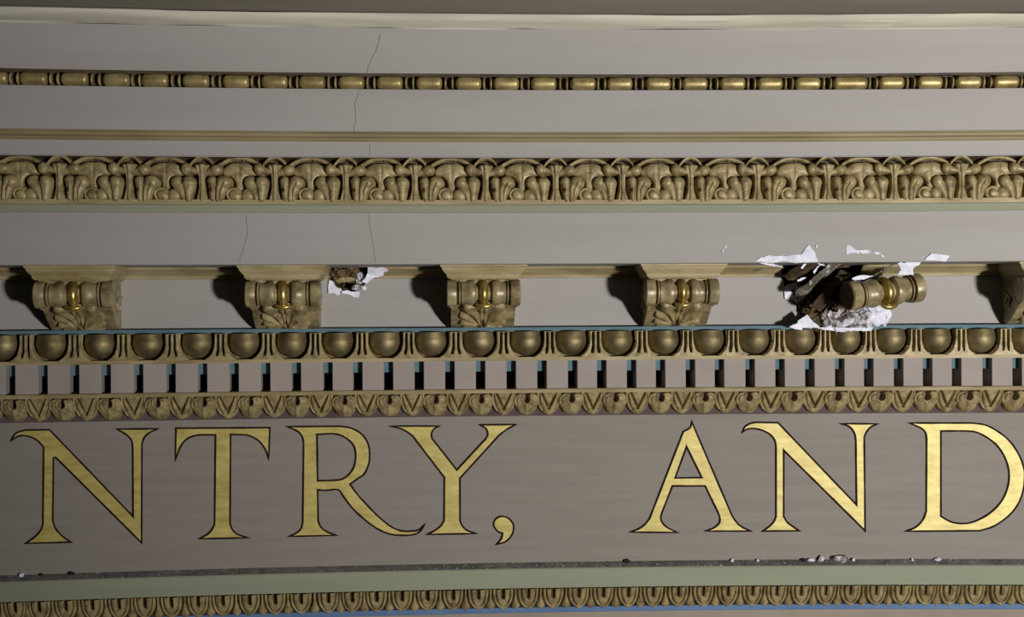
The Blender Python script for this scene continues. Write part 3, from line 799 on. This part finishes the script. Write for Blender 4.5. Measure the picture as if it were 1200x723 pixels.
# fallen bracket: turned to the right, cap gone
fb = empty('broken_modillion')
def jag_body():
    sd = [(8, -17), (40, -15), (64, -18), (70, -26), (66, -36), (54, -40), (42, -41), (28, -44), (16, -46), (8, -46)]
    K = 9; vs, fs = [], []
    for i in range(K + 1):
        x = -34 + 46 * i / K
        for j, (n, z) in enumerate(sd):
            e = noise.noise(Vector((i * 1.7, j * 2.3, 4))) * 4.5
            vs.append((x + e * (0.4 if i in (0,) else 1), -(n + e), z + noise.noise(Vector((j * 1.9, i * 1.3, 9))) * 4))
    m_ = len(sd)
    for i in range(K):
        for j in range(m_):
            p = i * m_ + j; q = i * m_ + (j + 1) % m_; fs.append((p, q, q + m_, p + m_))
    fs += [tuple(range(m_))[::-1], tuple(K * m_ + j for j in range(m_))]
    return vs, fs
mesh('body', *jag_body(), M['wood'], fb, angle=35)
mesh('scroll', *lathe_x(scroll_prof(), SC_N, SC_Z - ZS, 40), M['scroll'], fb, angle=35)
mesh('gold_ring', *lathe_x(ring_prof(), SC_N, SC_Z - ZS, 40), M['bright'], fb, angle=60)
mesh('leaf_tip', *tip_mesh(), M['bright'], fb, angle=80)
mesh('volute', *volute_mesh(-1), M['wood'], fb, angle=60)
yaw = math.radians(15); tilt = math.radians(-6)
rot = Matrix.Rotation(yaw, 4, 'Z') @ Matrix.Rotation(tilt, 4, 'Y')
s, z = inv(1034, 342, 84)
target = W(s, 84, z)
th = s / R
rot = Matrix.Rotation(-th, 4, 'Z') @ rot
local = Vector((0, -SC_N * PX, (SC_Z - ZS) * PX))
for c in fb.children:
    if c.name.split('.')[0] in ('scroll', 'gold_ring', 'leaf_tip'):
        c.matrix_basis = Matrix.Translation(local) @ Matrix.Scale(1.1, 4) @ Matrix.Translation(-local)
fb.matrix_world = Matrix.Translation(target - rot @ local + Vector((0, -4 * PX, 0))) @ rot @ Matrix.Scale(1.0, 4)
mesh('end_face', *lathe_x([(-45.4, 14.6), (-44.0, 15.2)], SC_N, SC_Z - ZS, 30), M['wood'], fb, angle=35)
tag(fb, 'broken gilded scroll bracket twisted to the right out of its hole, above the second N', 'bracket', 'scroll brackets under the cornice')

def board(name, p0, p1, n0, n1, w_, t_, m, label, cat='lath', group=None):
    """rough board between two points of the frame at depths n0, n1"""
    a = W(inv(*p0, n0)[0], n0, inv(*p0, n0)[1]); b = W(inv(*p1, n1)[0], n1, inv(*p1, n1)[1])
    d = (b - a); L_ = d.length; d.normalize()
    q = d.to_track_quat('X', 'Z').to_matrix().to_4x4()
    vs, fs = [], []
    K = 14; sec = [(-w_ / 2, -t_ / 2), (w_ / 2, -t_ / 2), (w_ / 2, t_ / 2), (-w_ / 2, t_ / 2)]
    for i in range(K + 1):
        for j, (u, v) in enumerate(sec):
            e = (random.uniform(-3, 3) if i in (0, K) else 0)
            vs.append((L_ / PX * i / K + e, u + random.uniform(-.5, .5), v + random.uniform(-.6, .6)))
    for i in range(K):
        for j in range(4):
            p = i * 4 + j; r_ = i * 4 + (j + 1) % 4; fs.append((p, r_, r_ + 4, p + 4))
    fs += [(3, 2, 1, 0), (K * 4, K * 4 + 1, K * 4 + 2, K * 4 + 3)]
    o = mesh(name, vs, fs, m, smooth=False)
    o.matrix_world = Matrix.Translation(a) @ q
    tag(o, label, cat, group); return o
board('broken_board', (940, 343), (984, 305), 44, 70, 13, 6, M['greywood'], 'dusty grey-brown board running diagonally from the cornice into the big hole', 'board', 'broken boards in the big hole')
board('broken_board', (924, 326), (958, 305), 30, 60, 14, 8, M['wood'], 'dark brown board stub at the upper left of the big hole', 'board', 'broken boards in the big hole')
board('broken_board', (956, 362), (992, 318), 50, 66, 17, 9, M['wood'], 'wide dark board behind the end of the fallen scroll', 'board', 'broken boards in the big hole')
board('broken_board', (924, 318), (992, 308), 22, 34, 14, 10, M['wood'], 'short dark beam end tucked under the cornice in the big hole', 'board', 'broken boards in the big hole')
board('splinter', (1024, 323), (1047, 309.5), 98, 108, 1.6, 1.4, M['greywood'], 'thin grey splinter leaning on the gilded moulding above the fallen scroll', 'splinter')
def fibre(pts, n0, n1, label):
    P = []
    for i in range(len(pts) - 1):
        for k in range(4):
            t = k / 4; P.append((pts[i][0] + (pts[i + 1][0] - pts[i][0]) * t + random.uniform(-.4, .4), pts[i][1] + (pts[i + 1][1] - pts[i][1]) * t))
    P.append(pts[-1]); K = len(P) - 1
    Q = [W(inv(x, y, n0 + (n1 - n0) * i / K)[0], n0 + (n1 - n0) * i / K, inv(x, y, n0 + (n1 - n0) * i / K)[1]) / PX for i, (x, y) in enumerate(P)]
    c0 = Q[0]; v, f = tube([q - c0 for q in Q], 0.42, 5)
    o = mesh('hemp_fibre', v, f, M['moss']); o.location = c0 * PX
    tag(o, label, 'fibre', 'hemp fibres hanging from the broken bracket')
fl = ['curved pale fibre rising from the middle of the heap', 'straight pale fibre hanging before the heap', 'pale fibre crossing the hanging one', 'short pale fibre right of the hanging one', 'longest fibre hanging down over the blue fillet', 'looped pale fibre at the left of the heap']
for lab, pts, a, b in zip(fl, [[(965, 372), (968, 362), (975, 357), (979, 350)], [(977, 350), (976, 366), (977, 384)], [(966, 369), (975, 366), (983, 358)], [(981, 360), (984, 370), (980, 380)], [(979, 362), (978, 375), (980, 392)], [(962, 374), (966, 371), (972, 374), (969, 379)]],
                          (42, 44, 46, 44, 46, 44), (50, 42, 50, 42, 42, 44)):
    fibre(pts, a, b, lab)
# chips on the dusty ledge
chips = [(986, 655.5, 8, 4.9, (2.1, .8, .75), 'large grey-white chip lying on the dusty ledge below the second N'), (962, 655, 8, 3.4, (1, .8, 1), 'small white chip left of the large grey-white chip on the ledge'),
         (950, 658.5, 14, 3.0, (1.5, .8, .6), 'flat white chip near the ledge edge, left of the two others'), (1099, 655, 9, 2.6, (1.4, .8, .7), 'small white chip on the ledge under the D'),
         (858, 656.5, 9, 1.8, (1, .8, 1), 'tiny white chip on the ledge under the A'), (888, 657, 9, 1.5, (1, .8, 1), 'tiny white chip on the ledge between A and N'),
         (1000, 658, 16, 1.8, (1, 1, 1), 'tiny white chip right of the large one on the ledge'), (25, 674, 12, 2.2, (1.2, .8, 1), 'white chip on the ledge at the far left'),
         (84, 670, 9, 2.4, (1.4, .8, .9), 'dark crumb on the ledge under the first N'), (1069, 657.5, 14, 1.4, (1, 1, 1), 'tiny white chip on the ledge left of the D'),
         (735, 655.5, 6, 2.6, (1.4, .8, .8), 'dark crumb on the ledge left of the A'), (942, 656, 6, 2.4, (1.6, .8, .7), 'dark crumb on the ledge left of the white chips'),
         (48, 671.5, 9, 1.6, (1.4, .8, .9), 'small dark crumb near the left end of the ledge')]
for i, (px, py, n, r, sq, lab) in enumerate(chips):
    o = chunk('plaster_chip', px, py, n, r, M['dark'] if 'dark' in lab else (M['dirtywhite'] if 'grey' in lab else M['white']), lab, 'plaster chip', 'chips on the dusty ledge', sq, i * 1.7, 0.4)
    place(o, inv(px, py, 3)[0], 3.2 if r < 5 else 5, ZF1 - 1.2 + r * sq[2] * 0.75)
for px, py, lab in ((847, 294, 'lone white speck on the cornice face right of the fourth bracket'), (850, 289, 'upper white speck on the cornice face right of the fourth bracket'), (957, 288.5, 'pale speck beside the peak of the long white flake')):
    chunk('plaster_chip', px, py, NC + 0.6, 1.2, M['white'], lab, 'plaster chip', 'specks on the cornice face', (1, .6, 1.3), px)

# ---------------------------------------------------------------- lettering
LET = {
 'letter_n': [('gilded letter N with dark outline, the first of the inscription, at the left edge', (0, 495, 4.82),
   ["65,100* 80,72 105,54 145,43* 280,42* 752,532* 750,140* 745,105 728,82 700,60 660,38* 890,36* 845,58 815,85 802,125* 800,680* 315,198* 302,200* 298,555* 315,600 350,640 400,676* 145,683* 195,648 228,612 243,575* 247,140* 215,105 180,85 135,74 100,80 65,100*"]),
              ('gilded letter N with dark outline, the second one, between A and D', (850, 485, 4.82),
   ["97,103* 110,75 135,57 170,48* 298,50* 742,515* 738,150* 732,115 715,85 690,66 652,55* 860,57* 825,72 800,98 785,130* 790,660* 330,205* 330,580* 350,612 380,635 418,660* 213,662* 250,635 275,608 287,580* 287,185* 280,150 255,118 215,95 165,83 125,86 97,103*"])],
 'letter_t': [('gilded letter T with dark outline', (180, 495, 4.82),
   ["127,33* 657,30* 650,205* 635,160 605,115 565,85 520,70* 435,68* 432,570* 445,605 475,632 535,652* 258,657* 300,635 328,608 345,575* 350,70* 260,70* 215,80 175,105 148,145 123,212*"])],
 'letter_r': [('gilded letter R with dark outline and a long swept tail', (320, 490, 4.82),
   ["80,48* 385,46* 445,58 500,90 535,140 546,200 540,260 515,315 480,340* 435,373* 480,435 540,500 600,560 670,615 730,637 790,638 825,630 853,605* 830,640 790,658 730,662 660,655 590,625 520,575 450,510 400,445 375,408 350,402* 300,408 252,405* 255,580* 270,615 305,642 358,662* 92,668* 130,650 158,625 168,590* 173,140* 165,105 140,75 80,48*",
    "248,92* 335,88 390,100 435,130 460,165 467,215 460,265 440,305 405,337 365,350 252,354*"])],
 'letter_y': [('gilded letter Y with dark outline before the comma', (440, 490, 4.82),
   ["83,45* 358,45* 330,62 316,90 320,115* 460,293* 625,115* 635,90 625,60 592,38* 792,36* 745,62 700,95* 477,340* 478,580* 492,610 520,635 570,652* 293,657* 335,635 370,608 388,580* 390,335* 210,100* 175,75 135,57 83,45*"])],
 'comma': [('gilded comma with dark outline after the Y', (440, 490, 4.82),
   ["685,712* 705,690 715,670 718,650* 695,642 675,620 668,595 680,570 705,556 735,558 762,575 780,605 778,640 760,675 730,700 685,712*"])],
 'letter_a': [('gilded letter A with dark outline', (720, 485, 4.82),
   ["438,45* 448,70* 665,575* 685,605 715,635 770,662* 515,662* 560,645 590,620 597,595 590,565* 513,407* 328,407* 268,560* 262,590 275,620 305,645 355,670* 90,668* 140,648 175,622 200,590* 390,100* 410,90 430,75 438,45*",
    "408,185* 495,360* 343,362*"])],
 'letter_d': [('gilded letter D with dark outline at the right edge', (1040, 485, 4.82),
   ["125,52* 480,52* 560,65 640,110 700,165 745,235 772,310 775,370 765,440 735,515 680,580 600,635 520,660* 105,663* 160,640 200,600 220,550* 222,140* 215,105 190,80 125,52*",
    "302,97* 450,97 520,110 600,160 650,220 680,290 688,360 675,430 640,500 580,560 500,605 430,620 360,610 302,578*"])],
}
def outline(spec, org):
    ox, oy, sc = org
    raw = []
    for tok in spec.split():
        c = tok.endswith('*'); x, y = tok.rstrip('*').split(','); raw.append((ox + float(x) / sc, oy + float(y) / sc, c))
    if raw[0][:2] == raw[-1][:2]: raw = raw[:-1]
    n = len(raw); out = []
    for i in range(n):
        p0, p1, p2, p3 = raw[i - 1], raw[i], raw[(i + 1) % n], raw[(i + 2) % n]
        if p1[2] and p2[2]:
            L_ = math.hypot(p2[0] - p1[0], p2[1] - p1[1]); k = max(1, int(L_ / 12))
            for j in range(k): t = j / k; out.append((p1[0] + (p2[0] - p1[0]) * t, p1[1] + (p2[1] - p1[1]) * t))
            continue
        if p1[2]: p0 = (2 * p1[0] - p2[0], 2 * p1[1] - p2[1])
        if p2[2]: p3 = (2 * p2[0] - p1[0], 2 * p2[1] - p1[1])
        for j in range(5):
            t = j / 5
            out.append(tuple(0.5 * (2 * p1[q] + (p2[q] - p0[q]) * t + (2 * p0[q] - 5 * p1[q] + 4 * p2[q] - p3[q]) * t * t + (3 * p1[q] - p0[q] - 3 * p2[q] + p3[q]) * t ** 3) for q in (0, 1)))
    return out
def ribbon(P, w_):
    """closed mitred ribbon centred on the outline"""
    n = len(P); A, B = [], []
    for i in range(n):
        p0, p1, p2 = Vector(P[i - 1]), Vector(P[i]), Vector(P[(i + 1) % n])
        d1 = (p1 - p0); d2 = (p2 - p1)
        if d1.length < 1e-6 or d2.length < 1e-6: d1 = d2 = (p2 - p0)
        d1.normalize(); d2.normalize()
        n1 = Vector((-d1.y, d1.x)); n2 = Vector((-d2.y, d2.x)); m_ = n1 + n2
        if m_.length < 0.2: m_ = n1
        m_.normalize(); k = min(3.0, 1 / max(0.25, m_.dot(n1)))
        ww = w_ * (1 + 0.25 * noise.noise(Vector((p1.x * 0.12, p1.y * 0.12, 5))))
        A.append(tuple(p1 + m_ * ww / 2 * k)); B.append(tuple(p1 - m_ * ww / 2 * k))
    return A, B
for name, items in LET.items():
    for lab, org, specs in items:
        loops = [outline(sp, org) for sp in specs]
        cx = sum(p[0] for p in loops[0]) / len(loops[0]); cyb = max(p[1] for p in loops[0])
        s, z = inv(cx, cyb, 0); base = W(s, 0.3, z)
        t = empty(name); t.location = base; tag(t, lab, 'letter', 'letters of the gilded inscription')
        flat = [p for L_ in loops for p in L_]
        tri = tessellate_polygon([[Vector((p[0], p[1], 0)) for p in L_] for L_ in loops])
        def w3(p, n): q = inv(p[0], p[1], n); return W(q[0], n, q[1]) - base
        mesh('gold_face', [w3(p, 0.5) for p in flat], [tuple(q) for q in tri], M['leaf'], t, smooth=False, scale=False)
        vs, fs = [], []
        for L_ in loops:
            A, B = ribbon(L_, 2.1); k = len(vs); n = len(L_)
            vs += [w3(p, 0.8) for p in A] + [w3(p, 0.8) for p in B]
            fs += [(k + i, k + (i + 1) % n, k + n + (i + 1) % n, k + n + i) for i in range(n)]
        mesh('outline', vs, fs, M['line'], t, smooth=False, scale=False)

# ---------------------------------------------------------------- hairline cracks in the painted faces
def crack(parent, pts, nfun, w_=0.3):
    P = []
    for i in range(len(pts) - 1):
        L_ = math.hypot(pts[i + 1][0] - pts[i][0], pts[i + 1][1] - pts[i][1]); k = max(2, int(L_ / 3))
        for j in range(k):
            t = j / k; P.append((pts[i][0] + (pts[i + 1][0] - pts[i][0]) * t + random.uniform(-.5, .5), pts[i][1] + (pts[i + 1][1] - pts[i][1]) * t))
    P.append(pts[-1]); vs, fs = [], []
    for x, y in P:
        n = nfun(y) + 0.5
        for d in (-w_, w_):
            q = inv(x + d * random.uniform(0.5, 1), y, n); vs.append(W(q[0], n, q[1]))
    for i in range(len(P) - 1): fs.append((2 * i, 2 * i + 1, 2 * i + 3, 2 * i + 2))
    mesh('crack', vs, fs, M['crack'], parent, smooth=False, scale=False)
lin = lambda y0, n0, y1, n1: (lambda y: n0 + (n1 - n0) * (y - y0) / (y1 - y0))
crack(BANDS['upper'], [(446, 40), (441, 60), (434, 72), (430, 86)], lin(38, 139, 87, 131))
crack(BANDS['middle'], [(421, 107), (416, 122), (417, 140), (415, 154)], lin(107, 131, 155, 124))
crack(BANDS['lower'], [(434, 168), (433, 183)], lin(167, 122, 185, 120))
crack(BANDS['corona'], [(432, 251), (434, 270), (438, 290), (440, 307)], lambda y: NC)
crack(BANDS['corona'], [(289, 251), (290, 275), (284, 295), (281, 307)], lambda y: NC)
